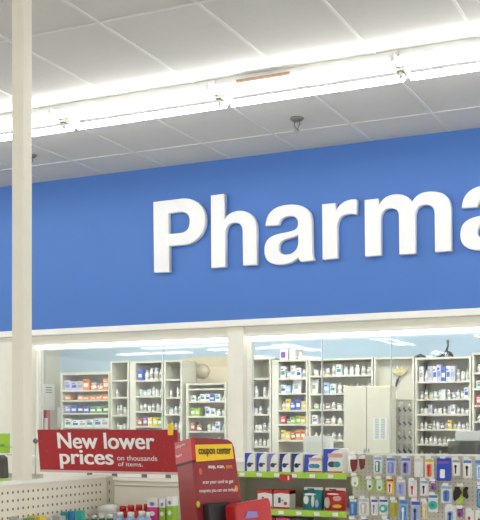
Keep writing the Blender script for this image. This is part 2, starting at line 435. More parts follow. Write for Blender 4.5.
for k in range(9):
    a=math.radians(35+14*k); L=random.uniform(.07,.11)
    b.tube([(0,-.01,0),(math.cos(a)*L*.6,-.015,math.sin(a)*L*.6),(math.cos(a)*L,-.01,math.sin(a)*L)],[.005,.012,.006],mat('straw',(216,204,150),.8),6)
b.tube([(0,-.01,0),(.07,-.015,.05),(.13,-.01,.12)],[.004,.006,.003],mat('straw',(216,204,150),.8),6)
b.obj('dried_petals',fl)
# round pale clock on beige panel
p=at(203,371,RB-.035)
o=thing('wall_clock','pale round clock on the beige panel above the short unit','clock',p)
b=MB().lathe(0,0,[(.085,0),(.085,.02),(.075,.026)],mat('clock_rim',(172,160,138),.5),24,Matrix.Rotation(math.pi/2,4,'X')); b.obj('rim',o)
b=MB().lathe(0,0,[(.07,.026),(.07,.028)],mat('clock_face',(192,181,158),.5),24,Matrix.Rotation(math.pi/2,4,'X')); b.obj('face',o)
# things standing on top of units
def top_thing(name,cat,label,u,uc,vtop,Y,build):
    x=X(u,Y); z=Z(vtop,U,uc); o=build(); o.location=(x,Y,z); o.name=name; return tag(o,label,cat)
def bx(w,d,h,m1,m2=None):
    b=MB().box(-w/2,w/2,-d/2,d/2,0,h,m1)
    if m2: b.box(-w*.38,w*.2,-d/2-.001,-d/2,h*.2,h*.75,m2)
    return b.obj('box_item')
ZF=359.5
top_thing('carton','box','white carton with violet print, leftmost on top of the colourful unit',286,290,ZF,U+.1,lambda:bx(.09,.12,.115,pm('w'),pm('p')))
top_thing('carton','box','plain white carton in the middle on top of the colourful unit',294.5,290,ZF,U+.1,lambda:bx(.07,.12,.12,pm('w')))
def amber():
    return MB().lathe(0,0,[(.028,0),(.03,.01),(.03,.07),(.014,.085),(.014,.09)],pm('k'),12).lathe(0,0,[(.017,.09),(.017,.11)],mat('amber_cap',(190,150,90),.5),12).obj('b')
top_thing('medicine_bottle','bottle','pale bottle with tan cap at the right on top of the colourful unit',301,290,ZF,U+.1,amber)
top_thing('red_pack','pack','small red and blue pack lying on top of the beige panel',190,205,357,RB-.0,lambda:MB().box(-.045,.045,-.02,.02,0,.02,pm('r')).prism([(-.045,.02),(.045,.02),(.0,.04)],-.02,.02,pm('b')).obj('b',bevel=.004))
def bundle():
    b=MB()
    for k in range(5): b.tube([(-.06,-.02+.01*k,.012+.004*(k%3)),(0,-.02+.01*k,.03+.005*(k%2)),(.06,-.02+.01*k,.012)],[.008,.015,.008],mat('plum',(76,58,86),.6),6)
    return b.obj('b')
top_thing('dark_bundle','bundle','small dark plum bundle lying left of the figurine on the unit',420.5,443,357,U+.12,bundle)
top_thing('white_pack','pack','small white pack lying between the plum bundle and the dark figurine',430,443,357,U+.12,lambda:bx(.07,.06,.025,pm('w')))
dk=mat('figurine_dark',(58,54,50),.5)
fg=thing('figurine','slender dark figurine with raised neck standing on the right hand unit','figurine',(X(447,U+.15),U+.15,Z(357,U,443)))
b=MB()
b.tube([(-.105,0,.012),(-.06,0,.022),(-.03,0,.045),(.0,0,.055),(.04,0,.04),(.06,0,.012)],[.006,.01,.014,.022,.018,.01],dk)
b.tube([(-.01,0,.05),(.0,0,.09),(.012,0,.125),(.008,0,.15)],[.018,.012,.009,.009],dk)
b.obj('body',fg)
MB().lathe(.008,0,[(.006,.145),(.016,.155),(.018,.168),(.012,.18),(.003,.186)],mat('figurine_head',(110,104,94),.5),10).obj('head',fg)
b=MB()
for dx in (-.045,.03): b.tube([(dx,-.02,.04),(dx-.012,-.03,.0)],[.008,.006],dk).tube([(dx,.02,.04),(dx+.012,.03,.0)],[.008,.006],dk)
b.obj('leg',fg)
# tall cream cabinet
CY=9.62
x0,x1=X(343.5,CY),X(390,CY); zt=Z(386,CY,367)
cab=thing('tall_cabinet','tall cream two-door cabinet with a paper notice, before the shelves','cabinet',((x0+x1)/2,CY,0)); hw=(x1-x0)/2
cabm=mat('cabinet_cream',(228,221,200),.45)
MB().box(-hw,hw,.02,.2,.05,zt,cabm).box(-hw+.02,hw-.02,.04,.18,0,.05,gond).obj('body',cab,bevel=.004)
for s,lab in ((-1,'left'),(1,'right')):
    d=MB().box(min(0,s*hw)+.003,max(0,s*hw)-.003,0,.02,.07,zt-.01,cabm).obj('door',cab,bevel=.003)
    hd=MB().box(s*.02-.006,s*.02+.006,-.02,0,1.25,1.35,brite).obj('handle',d)
nb=MB()
q=at(373,418,CY); q2=at(387,440,CY); cx=(x0+x1)/2
nb.box(q[0]-cx,q2[0]-cx,-.0015,0,q2[2],q[2],paper)
for k in range(2):
    xx=q[0]-cx+.02+k*.06
    for j in range(12): nb.box(xx,xx+.04,-.0025,-.0015,q2[2]+.015+j*.0165,q2[2]+.022+j*.0165,grey)
nb=nb.obj('paper_notice',loc=(cx,CY,0)); tag(nb,'white printed paper sheet taped to the right door of the cabinet','notice')
# hanging rack of small supplies
RY=9.9
x0,x1=X(391.5,RY),X(414,RY); z0,z1=Z(462,RY,403),Z(398,RY,403)
rk=thing('supply_rack','cream pegboard rack of small hanging clips beside the tall cabinet','rack',((x0+x1)/2,RY,0)); hw=(x1-x0)/2
MB().box(-hw,hw,.0,.02,0,z1,mat('rack_board',(196,190,172),.6)).obj('board',rk)
MB().box(-hw,-hw+.015,-.01,0,z0,z1,unitm).box(hw-.015,hw,-.01,0,z0,z1,unitm).box(-hw+.015,hw-.015,-.01,0,z1-.015,z1,unitm).obj('frame',rk)
dkc=[mat('clip_dark',(90,88,92),.5),mat('clip_grey',(160,156,146),.5),mat('clip_blue',(60,66,100),.5),mat('clip_pale',(214,210,198),.5)]
rn=['top','second','third','fourth']
for r in range(4):
    for c in range(4):
        xx=-hw+.035+c*(2*hw-.07)/3; zz=z1-.06-r*.135
        mi=(2 if (r,c)==(2,0) else 0 if c==0 else (1+(r+c)%2*2 if c!=2 else 1))
        MB().tube([(xx,0,zz+.01),(xx,-.045,zz+.012),(xx,-.05,zz+.022)],.003,steel,6).obj('peg_hook',rk)
        b=MB().tube([(0,0,0),(.004,0,-.03),(-.006,0,-.05)],[.005,.014,.012],dkc[mi],8).tube([(-.006,0,-.05),(.016,0,-.075),(-.004,0,-.095)],[.01,.012,.004],dkc[(mi+1)%4],8)
        o=b.obj('hanging_clip',loc=((x0+x1)/2+xx,RY-.04,zz+.008))
        tag(o,'small %s hanging clip, %s from left in the %s row of rack'%(['dark','grey','navy','pale'][mi],ORD[c],rn[r]),'clip','clips hanging on the cream rack')
# counter inside with printer and white box
CZ=1.17
ctr=thing('pharmacy_counter','cream work counter running behind the pharmacy windows','counter',(-3.2,8.5,0))
MB().box(-2.2,4.0,-.3,.3,0,CZ-.04,cream).obj('body',ctr); MB().box(-2.25,4.05,-.32,.33,CZ-.04,CZ,trimw).obj('worktop',ctr,bevel=.005)
q=at(448,455,8.45); q1=at(486,441,8.45); q2=at(455,431,8.45)
pr=thing('label_printer','dark machine with a white top unit standing on the inner counter','printer',(0,8.45,0))
MB().box(q[0],q1[0],0,.2,CZ,q1[2],mat('printer_dark',(92,90,84),.5)).obj('body',pr,bevel=.006)
MB().box(q[0]+.02,q1[0]-.02,-.004,0,CZ+.06,CZ+.11,black).obj('paper_slot',pr)
MB().box(q2[0],q1[0],.01,.19,q1[2],q2[2],pm('w')).obj('top_cover',pr,bevel=.006)
q=at(305,447,8.5); q1=at(331,436,8.5)
o=MB().box(q[0],q1[0],-.04,.06,CZ,q1[2],pm('w')).box(q[0]+.03,q1[0]-.03,-.0415,-.04,CZ+.04,q1[2]-.05,pm('k')).obj('storage_carton',loc=(0,8.5,0),bevel=.004)
tag(o,'plain white carton on the inner counter left of the tall cabinet','box')
# paper bags on the shelves of centre
for u,uc,w,h,lab in ((297,290,.10,.15,'white paper bag leaning at the right on the second shelf of the colourful unit'),(314.5,341,.085,.155,'white paper bag at the left on the second shelf of the wide centre unit')):
    p=(X(u,U+.08),U+.06,Z(393,U,uc))
    o=MB().prism([(-w/2,0),(w/2,.0),(w/2+.012,h),(w*.1,h-.01),(-w/2+.018,h+.006)],0,.03,pm('w')).box(-w*.25,w*.2,-.001,0,h*.3,h*.6,pm('x')).obj('paper_bag',loc=p)
    tag(o,lab,'bag')
# notices on left wall
def wallpaper(Y0,Y1,z0,z1,m,name,label,cat,th=.004,extra=None):
    b=MB().box(0,th,Y0,Y1,z0,z1,m)
    if extra: extra(b)
    o=b.obj(name,loc=(LX,0,0)); return tag(o,label,cat)
def yl(u):  # depth on left wall at photo column u
    t=(u-240)/F
    d=LX/(t*CT-ST); return d*(t*ST+CT)
ya,yb=yl(42.5),yl(54.5); ym=(ya+yb)/2
dm=LX/(((48-240)/F)*CT-ST)
zz=lambda v: EYE+(V0-v)*dm/F
wallpaper(ya,yb,zz(410),zz(384),paper,'wall_notice','white paper notice on the left wall inside the pharmacy','notice',extra=lambda b:[b.box(.004,.0055,ya+.06,yb-.06,zz(388)-k*.03,zz(388)-k*.03+.012,grey) for k in range(3)])
wallpaper(ya,yl(50),zz(432),zz(410.5),redb,'red_wall_sign','red sign below the white notice inside the left wall','sign',extra=lambda b:b.box(.004,.006,ya+.1,yl(50)-.12,zz(432)+.03,zz(418),paper))
o=MB().box(0,.05,yl(57),yl(59.5),zz(427),zz(407),pm('w')).box(.05,.06,yl(57.5),yl(59),zz(424),zz(410),pm('x')).obj('wall_phone',loc=(LX,0,0),bevel=.004)
tag(o,'slim white phone mounted in the corner by the blue boxes','phone')

# ================================================================ RIGHT GONDOLA: green railed shelves
SY=6.0
gx0,gx1=X(222,SY),X(346.5,SY)
g1=thing('shelf_gondola','beige gondola with lime price rails holding boxed packs','gondola',((gx0+gx1)/2,SY,0)); hw=(gx1-gx0)/2
s1=Z(472.6,SY,290); s2=Z(510,SY,290); s3=s2-.3
MB().box(-hw,hw,.32,.35,.0,s1-.02,gond).obj('back_panel',g1)
MB().box(-hw,hw,.0,.32,.0,.12,gon).obj('base',g1)
MB().box(-hw,-hw+.02,.02,.32,.12,s1-.02,gon).obj('end_panel',g1)
for k,z in enumerate((s1,s2,s3)):
    MB().box(-hw,hw,0,.35 if z==s1 else .32,z-.02,z,gon).obj('shelf',g1)
    r=MB().box(-hw,hw,-.008,0,z-.034,z+.003,lime).obj('price_rail',g1)
    for j in range(7):
        xx=-hw+.13+j*.12+(.03 if k else 0)
        if xx+.04<hw: MB().box(xx,xx+.035,-.010,-.008,z-.028,z-.006,paper).obj('price_tag',r)
q=at(279.5,481,SY-.012); q1=at(292,474.5,SY-.012)
o=MB().prism(rrect(q[0],q1[0],q[2],q1[2],.01),-.003,0,redb).box(q1[0]-.028,q1[0]-.018,-.005,-.003,q[2]+.008,q1[2]-.008,pm('w')).obj('shelf_tag',loc=(0,SY-.0115,0))
tag(o,'red price flag clipped to the upper lime rail under the packs','price tag')
def arcpack(u0,u1,v0,Y,z,main,arc,label,accent,red=False,depth=.11):
    xa,xb=X(u0,Y),X(u1,Y); w=xb-xa; h=Z(v0,Y,(u0+u1)/2)-z
    o=thing('boxed_pack',label,'pack',((xa+xb)/2,Y,z),0,'boxed packs on the top lime rail shelf')
    MB().box(-w/2+.002,w/2-.002,0,depth,0,h,pm('w')).obj('carton',o,bevel=.003)
    b=MB().box(-w/2+.003,w/2-.003,-.001,0,.003,h-.003,pm('w'))
    # arc on the left and top
    pts=[(-w/2+.003,.003)]; n=10
    inner=[(-w/2+w*.24-w*.10*math.sin(math.pi*k/n*.5)+w*.62*(1-math.cos(math.pi/2*k/n))**1.2, .003+(h*.93)*math.sin(math.pi/2*k/n)) for k in range(n+1)]
    inner=[(min(x,w/2-.003),zz_) for x,zz_ in inner]
    pts=[(-w/2+.003,.003)]+inner+[(w*.3,h-.003),(-w/2+.003,h-.003)]
    b.prism(pts,-.0022,-.001,pm(arc))
    if red: b.box(-w*.25,w/2-.004,-.003,-.0022,h*.64,h*.8,pm('e')).box(-w*.3,w/2-.004,-.003,-.001,.003,.012,pm('r'))
    b.obj('front_print',o)
    b=MB().prism(ell(-w*.05,h*.36,w*.2,h*.12),-.003,-.001,pm(accent)).box(-w*.02,w*.3,-.0032,-.001,h*.38,h*.46,pm('d'))
    if red: b.prism(ell(w*.2,h*.36,w*.18,h*.12),-.0035,-.001,pm('t'))
    b.obj('printed_badge',o)
packs=[(244.5,255.5,452.5,'B','d','first pack from the left, white with blue arc and dark lettering'),
(256.3,267,452.5,'B','d','second pack from left, white with blue arc and dark lettering'),
(267.8,278.8,453,'V','d','third pack from left, white with violet blue arc'),
(279.6,290.6,453,'N','N','fourth pack from left, white with navy arc and round navy badge'),
(291.4,303,453,'N','K','fifth pack from left, navy arc and almost black badge'),
(304.4,322,454,'B','s','wide pack with pink band and blue badges, second from right'),
(323,343,448.5,'B','d','tallest and widest pack with pink band at the right end')]
for i,(a,b_,v,arc,acc,lab) in enumerate(packs): arcpack(a,b_,v,SY+.03,s1,'w',arc,lab,acc,red=i>4)
for i,(a,b_) in enumerate(((257.5,272,),(273.5,289.5))):
    Y=SY+.06; xa,xb=X(a,Y),X(b_,Y); w=xb-xa; h=Z(490,Y,270)-s2
    o=thing('red_top_box',['white box with red top, the left one of the pair on second shelf','white box with red top, the right one of the pair on second shelf'][i],'box',((xa+xb)/2,Y,s2),0,'white and red boxes on the second shelf')
    MB().box(-w/2,w/2,0,.1,0,h*.97,pm('w')).obj('carton',o,bevel=.003)
    MB().prism([(-w/2,h*.80),(w*.0,h*.86),(w/2,h*.80),(w/2,h),(-w/2,h)],-.003,.101,pm('r')).obj('red_top',o)
    MB().box(-w/2,w/2,-.002,0,.0,.012,pm('r')).box(-w*.2,-w*.05,-.002,0,h*.32,h*.62,pm('d')).box(-w*.02,w*.12,-.002,0,h*.42,h*.5,pm('x')).prism(ell(w*.25,h*.3,w*.1,w*.1),-.003,0,pm('n')).obj('print',o)
def pouch(u0,u1,v0,col,label,dots):
    Y=SY+.06; xa,xb=X(u0,Y),X(u1,Y); w=xb-xa; h=Z(v0,Y,322)-s2
    o=thing('soft_pouch',label,'pouch',((xa+xb)/2,Y,s2),0,'soft pouches on the second shelf')
    b=MB(); n=8; prof=[(.01,.03),(.3,.045),(.6,.04),(.82,.02),(.9,.006)]
    vs=[];fs=[]
    for zf,t in [(0,.03)]+prof:
        vs+=[(-w/2+.004,.05-t*.6,zf*h),(0,.05-t,zf*h),(w/2-.004,.05-t*.6,zf*h),(w/2-.004,.05+t*.6,zf*h),(0,.05+t,zf*h),(-w/2+.004,.05+t*.6,zf*h)]
    m_=len(prof)+1
    for i in range(m_-1):
        for k in range(6): fs.append((i*6+k,i*6+(k+1)%6,(i+1)*6+(k+1)%6,(i+1)*6+k))
    fs.append((5,4,3,2,1,0)); fs.append(tuple((m_-1)*6+k for k in range(6)))
    b.add(vs,fs,pm(col),True); b.obj('bag',o)
    MB().box(-w/2+.003,w/2-.003,.044,.056,h*.86,h,pm('w')).box(-w*.3,w*.05,.043,.044,h*.9,h*.95,pm('d')).obj('header_card',o)
    b=MB()
    for (fx,fz,rx,rz,c) in dots: b.prism(ell(fx*w,fz*h,rx*w,rz*h,10),.0,.012,pm(c))
    b.obj('print',o)
pouch(301,320.5,488,'t','teal soft pouch with white header card on the second shelf',[(-.25,.45,.13,.2,'w'),(.1,.4,.08,.28,'k'),(.3,.3,.1,.18,'l'),(-.05,.7,.3,.05,'w')])
pouch(322.5,343,488,'r','red soft pouch with white header card on the second shelf',[(-.28,.35,.14,.25,'q'),(.2,.55,.2,.12,'e'),(.2,.2,.22,.08,'y'),(0,.74,.3,.04,'w')])
for i,(u0,u1,c,l) in enumerate(((262,275,'m','dark red pack just showing on the lowest shelf, left one'),(276,290,'P','pink red pack just showing on the lowest shelf, middle one'),(292,308,'d','dark pack just showing on the lowest shelf, right one'))):
    Y=SY+.04; xa,xb=X(u0,Y),X(u1,Y)
    o=MB().box(xa,xb,0,.1,s3,s2-.055,pm(c)).box(xa+.01,xb-.01,-.001,0,s3+.05,s2-.1,pm('w')).obj('lower_pack',loc=(0,Y,0),bevel=.003)
    tag(o,l,'pack','packs on the lowest visible shelf')

# ================================================================ RIGHT GONDOLA: hooked toothbrush wall
PY=6.1
hx0,hx1=gx1+.004,X(500,PY)
pzt=Z(455.8,PY,415)
g2=thing('peg_gondola','cream pegboard gondola hung with toothbrush and accessory packs','gondola',((hx0+hx1)/2,PY,0)); hw=(hx1-hx0)/2
b=MB().box(-hw,hw,0,.03,0,pzt,mat('peg_back',(216,212,196),.55))
MB().box(-hw,hw,-.006,.04,pzt,pzt+.012,trimw).obj('top_rail',g2)
MB().box(-hw,hw,-.35,-.012,0,.15,gon).obj('base',g2)
for i in range(int(2*hw/.0254)-1):
    for j in range(22):
        xx=-hw+.03+i*.0254; z_=pzt-.03-j*.0254; b.box(xx-.0025,xx+.0025,-.001,0,z_-.0025,z_+.0025,hole)
b.obj('pegboard',g2)
HY=PY-.08
gcx=(hx0+hx1)/2
def hang(u0,u1,v0,v1,kind,cols,label,cat='pack'):
    a=at(u0,v0,HY); b_=at(u1,v1,HY); w=b_[0]-a[0]; h=a[2]-b_[2]; cx=(a[0]+b_[0])/2
    hk=MB().tube([(cx-gcx,0,a[2]-.006),(cx-gcx,HY-PY-.02,a[2]-.006),(cx-gcx,HY-PY-.026,a[2]+.003)],.0025,brite,6).obj('peg_hook',g2)
    MB().box(cx-gcx-.016,cx-gcx+.016,HY-PY-.031,HY-PY-.0285,a[2]-.004,a[2]+.014,paper).obj('price_holder',hk)
    nm={'card':'blister_pack','oval':'oval_pack','bot':'hanging_bottle','bag':'hanging_pouch','disc':'disc_pack','wing':'glove_pack'}[kind]
    o=thing(nm,label,cat,(cx,HY,b_[2]),0,'packs hanging on the cream pegboard')
    c=[pm(k) for k in cols]
    if kind=='card' or kind=='disc':
        MB().prism(rrect(-w/2,w/2,0,h,min(.008,w*.2)),0,.002,c[0]).box(-w/2+.003,w/2-.003,-.0008,0,h*.8,h*.93,c[1]).obj('card',o)
        if kind=='card':
            m=MB(); m.prism(rrect(-w*.27,w*.27,h*.08,h*.72,w*.2),-.014,0,c[2]); m.obj('blister',o,bevel=.004)
            m=MB().box(-w*.08,w*.08,-.017,-.014,h*.14,h*.66,c[3] if len(c)>3 else pm('w')).prism(ell(0,h*.56,w*.15,h*.1,10),-.018,-.014,c[3] if len(c)>3 else pm('w')); m.obj('brush',o)
        else:
            MB().prism(ell(0,h*.4,w*.44,w*.44,20),-.016,0,c[2]).prism(ell(0,h*.4,w*.2,w*.2,14),-.02,-.016,c[3]).obj('disc',o,bevel=.003)
    elif kind=='oval':
        MB().prism(rrect(-w/2,w/2,0,h,w*.45,6),0,.004,c[0]).obj('card',o)
        MB().prism(rrect(-w*.34,w*.34,h*.1,h*.92,w*.32,6),-.01,0,c[1]).obj('blister',o,bevel=.003)
        MB().prism(ell(w*.05,h*.36,w*.14,w*.16,10),-.014,-.01,c[2]).obj('print',o)
    elif kind=='bot':
        MB().prism([(-w*.22,0),(w*.3,.01),(w*.48,h*.4),(w*.5,h*.68),(-w*.5,h*.68),(-w*.46,h*.35)],-.012,.006,c[0]).obj('body',o,bevel=.004)
        MB().box(-w*.42,w*.42,-.014,.008,h*.68,h*.84,c[1]).box(-w*.2,w*.2,-.004,.002,h*.84,h,c[1]).obj('cap',o,bevel=.002)
    elif kind=='bag':
        MB().prism(rrect(-w/2,w/2,0,h,.008),-.012,.006,c[0]).obj('bag',o,bevel=.006)
        MB().prism(rrect(-w*.25,w*.1,h*.12,h*.5,.006),-.0145,-.012,c[1]).box(-w*.42,w*.38,-.0145,-.012,h*.74,h*.84,c[2]).obj('print',o)
    elif kind=='wing':
        MB().prism([(-w*.5,h*.25),(-w*.4,h*.1),(-w*.1,h*.35),(w*.05,h*.62),(-w*.12,h*.95),(-w*.34,h*.92),(-w*.5,h*.6)],-.014,.0,c[0]).prism([(w*.12,h*.4),(w*.42,h*.25),(w*.5,h*.4),(w*.4,h*.7),(w*.5,h*.9),(w*.3,h*.97),(w*.14,h*.8)],-.014,0,c[0]).obj('glove',o,bevel=.004)
        MB().prism([(-w*.35,0),(w*.1,.0),(w*.16,h*.5),(w*.06,h),(-.0,h*.98),(-.0,h*.45)],0,.003,c[1]).obj('card',o)
H=hang
H(350.5,357.5,453.5,472,'bot','mw','dark red hanging bottle with white cap, leftmost of top row','bottle')
H(359.3,365,453.5,470,'bot','mw','slimmer dark red bottle, second in the top row of hooks','bottle')
H(373.5,382,456,473.5,'card','wltw','white blister pack with teal brush in the top row')
H(386,396,457,475,'card','vsVl','violet toothbrush pack in top row, left one of two')
H(401,410.5,457,475,'card','vsVN','blue violet toothbrush pack in top row, beside plain white pack')
H(414.3,423,458,477,'card','wkww','plain white blister pack in the top row, left of yellow one')
H(425,433.8,458,478.5,'card','wyor','white pack with yellow and orange print in the top row')
H(437,451,457.5,481,'bag','Bwp','large royal blue hanging pouch with white panel, top row','pouch')
H(452.3,460,459,476,'card','wxwK','white pack with black brush heads right of blue pouch')
H(463,472,459,478.5,'card','wswK','white pack with blue header near the right of top row')
H(475,484,459,481,'card','lswl','light blue pack cut by the right edge, top row')
H(350.5,360,475,488,'oval','Lwx','round-ended white pack with lime rim under the dark red bottles')
H(366,374,478,491,'oval','Lcd','lime pack in second row, left one of the pair')
H(375.5,384,478,492.5,'oval','LcG','lime pack in second row, right one of the pair')
H(386.7,394,478,494.5,'card','yrwr','yellow and red pack in the second row beside pale violet pack')
H(396.5,405.5,478.5,496,'card','vwlV','pale violet toothbrush pack in the second row')
H(408.5,417,480,497,'card','wwwr','white pack with red spot in the second row')
H(420,428.5,480,496,'card','wlwN','white pack with navy spot in the second row')
H(431,436.3,480.5,490,'bag','pdw','tiny dark purple pouch in the second row','pouch')
H(441,452,485,503,'card','wlsb','white pack with blue lower blister under the royal blue pouch')
H(453.5,469,485.5,503.5,'wing','KL','pair of black gloves on a lime card in second row','gloves')
H(477,485,484,508,'card','swlb','blue pack cut by the right edge, second row')
H(349.5,357,498,515.5,'card','swsl','blue blister pack at the left end of the third row')
H(358.7,369,498,515.5,'card','wvqw','grey white blister pack in third row beside the blue one')
H(371,378,498.5,515.5,'card','wbwV','slim white pack with blue print in the third row')
H(379.2,388,498.5,515,'disc','wbTw','white pack with teal disc and blue header, third row left')
H(390.5,397.3,499,516.5,'card','gwog','green and orange pack in the third row')
H(399,408,498.5,524,'card','lssw','tall blue striped toothbrush pack in the third row')
H(411,420.3,500,524,'card','vblN','tall pale pack with navy brush in the third row')
H(422,427.3,500.5,519,'card','kwyw','slim cream pack with yellow blister in the third row')
H(428.3,438,494,512.5,'disc','wsTt','white pack with big teal disc, third row right')
H(445,456,506,524,'card','wwlN','white and pale blue pack low on the right of the pegboard')
H(457.5,463.5,507.5,517,'bag','pmd','small plum pouch low on the right of the pegboard','pouch')
H(465.5,474,510,528,'card','wwwr','white pack with red brush low near the right edge')
H(475.5,484,512,530,'card','wwkm','white pack with dark red brush cut by the right edge, lowest')
H(350,356.5,518,534,'card','wxww','white pack top just showing below the blue blister pack')
H(361,369,518,534,'card','wbww','blue headed pack top just showing below the grey white one')
H(382,389.5,517.5,534,'card','swwl','light blue pack top just showing below the teal disc pack')

# ================================================================ LEFT GONDOLA (pegboard side, end panel)
GX=-2.29; GE=3.55; GT=1.352
g3=thing('store_gondola','cream perforated gondola with an end panel and products on its shelf','gondola',(GX,GE,0))
MB().box(-.05,.012,-2.6,.0,GT,GT+.01,trimw).obj('top_rail',g3)
b=MB().box(-.04,0,-2.6,0,0,GT,pegm)
for i in range(86):
    for j in range(8):
        y_=-.045-i*.0254*1.15; z_=GT-.028-j*.0254*1.15; b.box(0,.001,y_-.004,y_+.004,z_-.0042,z_+.0042,hole)
b.obj('pegboard',g3)
b=MB().box(-.04,.035,0,.03,0,GT+.004,gon)
for j in range(14): b.box(.012,.017,-.001,0,GT-.03-j*.035,GT-.015-j*.035,hole)
b.obj('upright',g3)
ex=X(196,GE)-GX+.12
MB().box(.035,ex,.005,.03,0,GT-.012,pegm).obj('end_panel',g3)
MB().box(.035,ex,-.004,.035,GT-.012,GT,trimw).obj('end_cap_rail',g3)
MB().box(.035,ex,.002,.005,GT-.035,GT-.030,gond).obj('panel_crease',g3)
SZ=1.13
MB().box(.0,.32,-2.6,0,SZ-.02,SZ,gon).obj('shelf',g3)
MB().box(.32,ex,-.22,0,SZ-.021,SZ-.001,gon).obj('shelf',g3)
MB().box(.0,.34,-2.6,0,0,.15,gon).obj('base',g3)
MB().box(.34,ex,-.24,0,0,.149,gon).obj('base',g3)
def prod(u,v,dY,name,cat,label,build,group='products on the left gondola shelf'):
    """top of the product is seen at u,v; dY its distance in front of the end panel"""
    Y=GE-dY; p=at(u,v,Y); h=p[2]-SZ
    b=build(h); o=b.obj(name,loc=(p[0],Y,SZ),bevel=0); return tag(o,label,cat,group)
def cbox(w,d,top,body,logo=None):
    def f(h):
        b=MB().box(-w/2,w/2,-d/2,d/2,0,h*.78,pm(body)).box(-w/2,w/2,-d/2,d/2,h*.78,h,pm(top))
        if logo: b.prism(ell(0,h*.86,w*.25,h*.05,10),-d/2-.001,-d/2,pm(logo)); b.prism(ell(0,h*.62,w*.3,h*.06,10),-d/2-.001,-d/2,pm('w'))
        return b
    return f
def bott(r,cap,body,lab='w'):
    def f(h): return MB().lathe(0,0,[(r*.9,0),(r,.006),(r,h*.72),(r*.6,h*.84)],pm(body),14).lathe(0,0,[(r*.62,h*.84),(r*.62,h*.98),(r*.5,h)],pm(cap),14).lathe(0,0,[(r*1.01,h*.2),(r*1.01,h*.6)],pm(lab),14)
    return f
def tubep_(w,c,c2):
    def f(h): return MB().box(-w/2,w/2,-.012,.012,0,h*.25,pm(c2)).prism([(-w*.35,h*.25),(w*.35,h*.25),(w/2,h),(-w/2,h)],-.012,.012,pm(c))
    return f
prod(155,498,.10,'carton','box','white carton with magenta lower half on the left gondola shelf',cbox(.042,.045,'w','P','V'))
prod(165,498.5,.09,'carton','box','lime carton with white top next to the magenta carton',cbox(.026,.045,'w','g','V'))
prod(172.5,496.5,.09,'carton','box','lime carton with white top beside the red kiosk',cbox(.026,.045,'w','g','V'))
prod(123,506,.11,'capped_bottle','bottle','red capped bottle, first of the four in front of end panel',bott(.0215,'r','r','l'))
prod(131,505,.11,'capped_bottle','bottle','red capped bottle, second of the four in front of end panel',bott(.0215,'r','r','l'))
prod(139,504.5,.11,'capped_bottle','bottle','red capped bottle, third of the four in front of end panel',bott(.0215,'r','r','l'))
prod(146.0,504,.07,'capped_bottle','bottle','red capped bottle, fourth of the four beside magenta carton',bott(.015,'r','r','l'))
prod(120,512,.19,'squat_jar','jar','white and blue jar before the first red capped bottle',bott(.021,'w','l','b'))
prod(131,512,.19,'squat_jar','jar','white and blue jar before the middle red capped bottles',bott(.021,'w','l','b'))
prod(142,511,.19,'squat_jar','jar','white and blue jar before the magenta carton',bott(.021,'w','l','b'))
prod(110,505,.10,'rolled_tube','tube','fat white tube lying beside the upright of the gondola',lambda h:MB().box(-.04,.04,-.02,.02,0,h-.03,pm('w')).tube([(-.05,0,h-.02),(-.01,0,h-.016),(.035,0,h-.013)],[.014,.02,.016],pm('w'),12))
for i,(u,v) in enumerate(((86,516),(94,515),(102,514.5),(110,514))):
    prod(u,v,.24,'green_bottle','bottle','dark green bottle with pale cap, %s of four from left'%ORD[i],bott(.0165,'c','D','t'))
prod(66,512,.34,'squeeze_tube','tube','teal squeeze tube, left one of the teal and blue trio',tubep_(.034,'t','w'))
prod(73,511,.33,'squeeze_tube','tube','blue squeeze tube, middle one of the teal and blue trio',tubep_(.03,'s','w'))
prod(80,510.5,.33,'squeeze_tube','tube','pale teal squeeze tube, right one of the teal and blue trio',tubep_(.03,'T','w'))
prod(36,516,.5,'yellow_pack','pack','yellow orange pack at bottom left below the perforated board',cbox(.062,.04,'y','o'))
prod(21,518,.55,'carton','box','low pale carton between the yellow pack and slate blue packs',cbox(.03,.04,'k','q'))
prod(10,516.5,.6,'slate_pack','pack','slate blue pack at the bottom left corner, right one',cbox(.035,.04,'x','s'))
prod(2,517,.62,'slate_pack','pack','dark slate pack at the bottom left corner, left one',cbox(.03,.04,'s','d'))
prod(52,518,.4,'carton','box','low white carton between the yellow pack and teal tube',cbox(.04,.04,'w','c'))

prod(59,516,.44,'slate_pack','pack','slate and white pack just left of the teal squeeze tube',cbox(.03,.04,'x','G'))
prod(44.5,517.5,.47,'carton','box','slim pale violet carton right of the yellow orange pack',cbox(.022,.04,'v','w'))
prod(29,518,.56,'slate_pack','pack','slim grey green pack left of the yellow orange pack',cbox(.02,.04,'G','x'))
prod(148,512,.19,'squat_jar','jar','white and blue jar touching the magenta carton front',bott(.013,'w','l','b'))
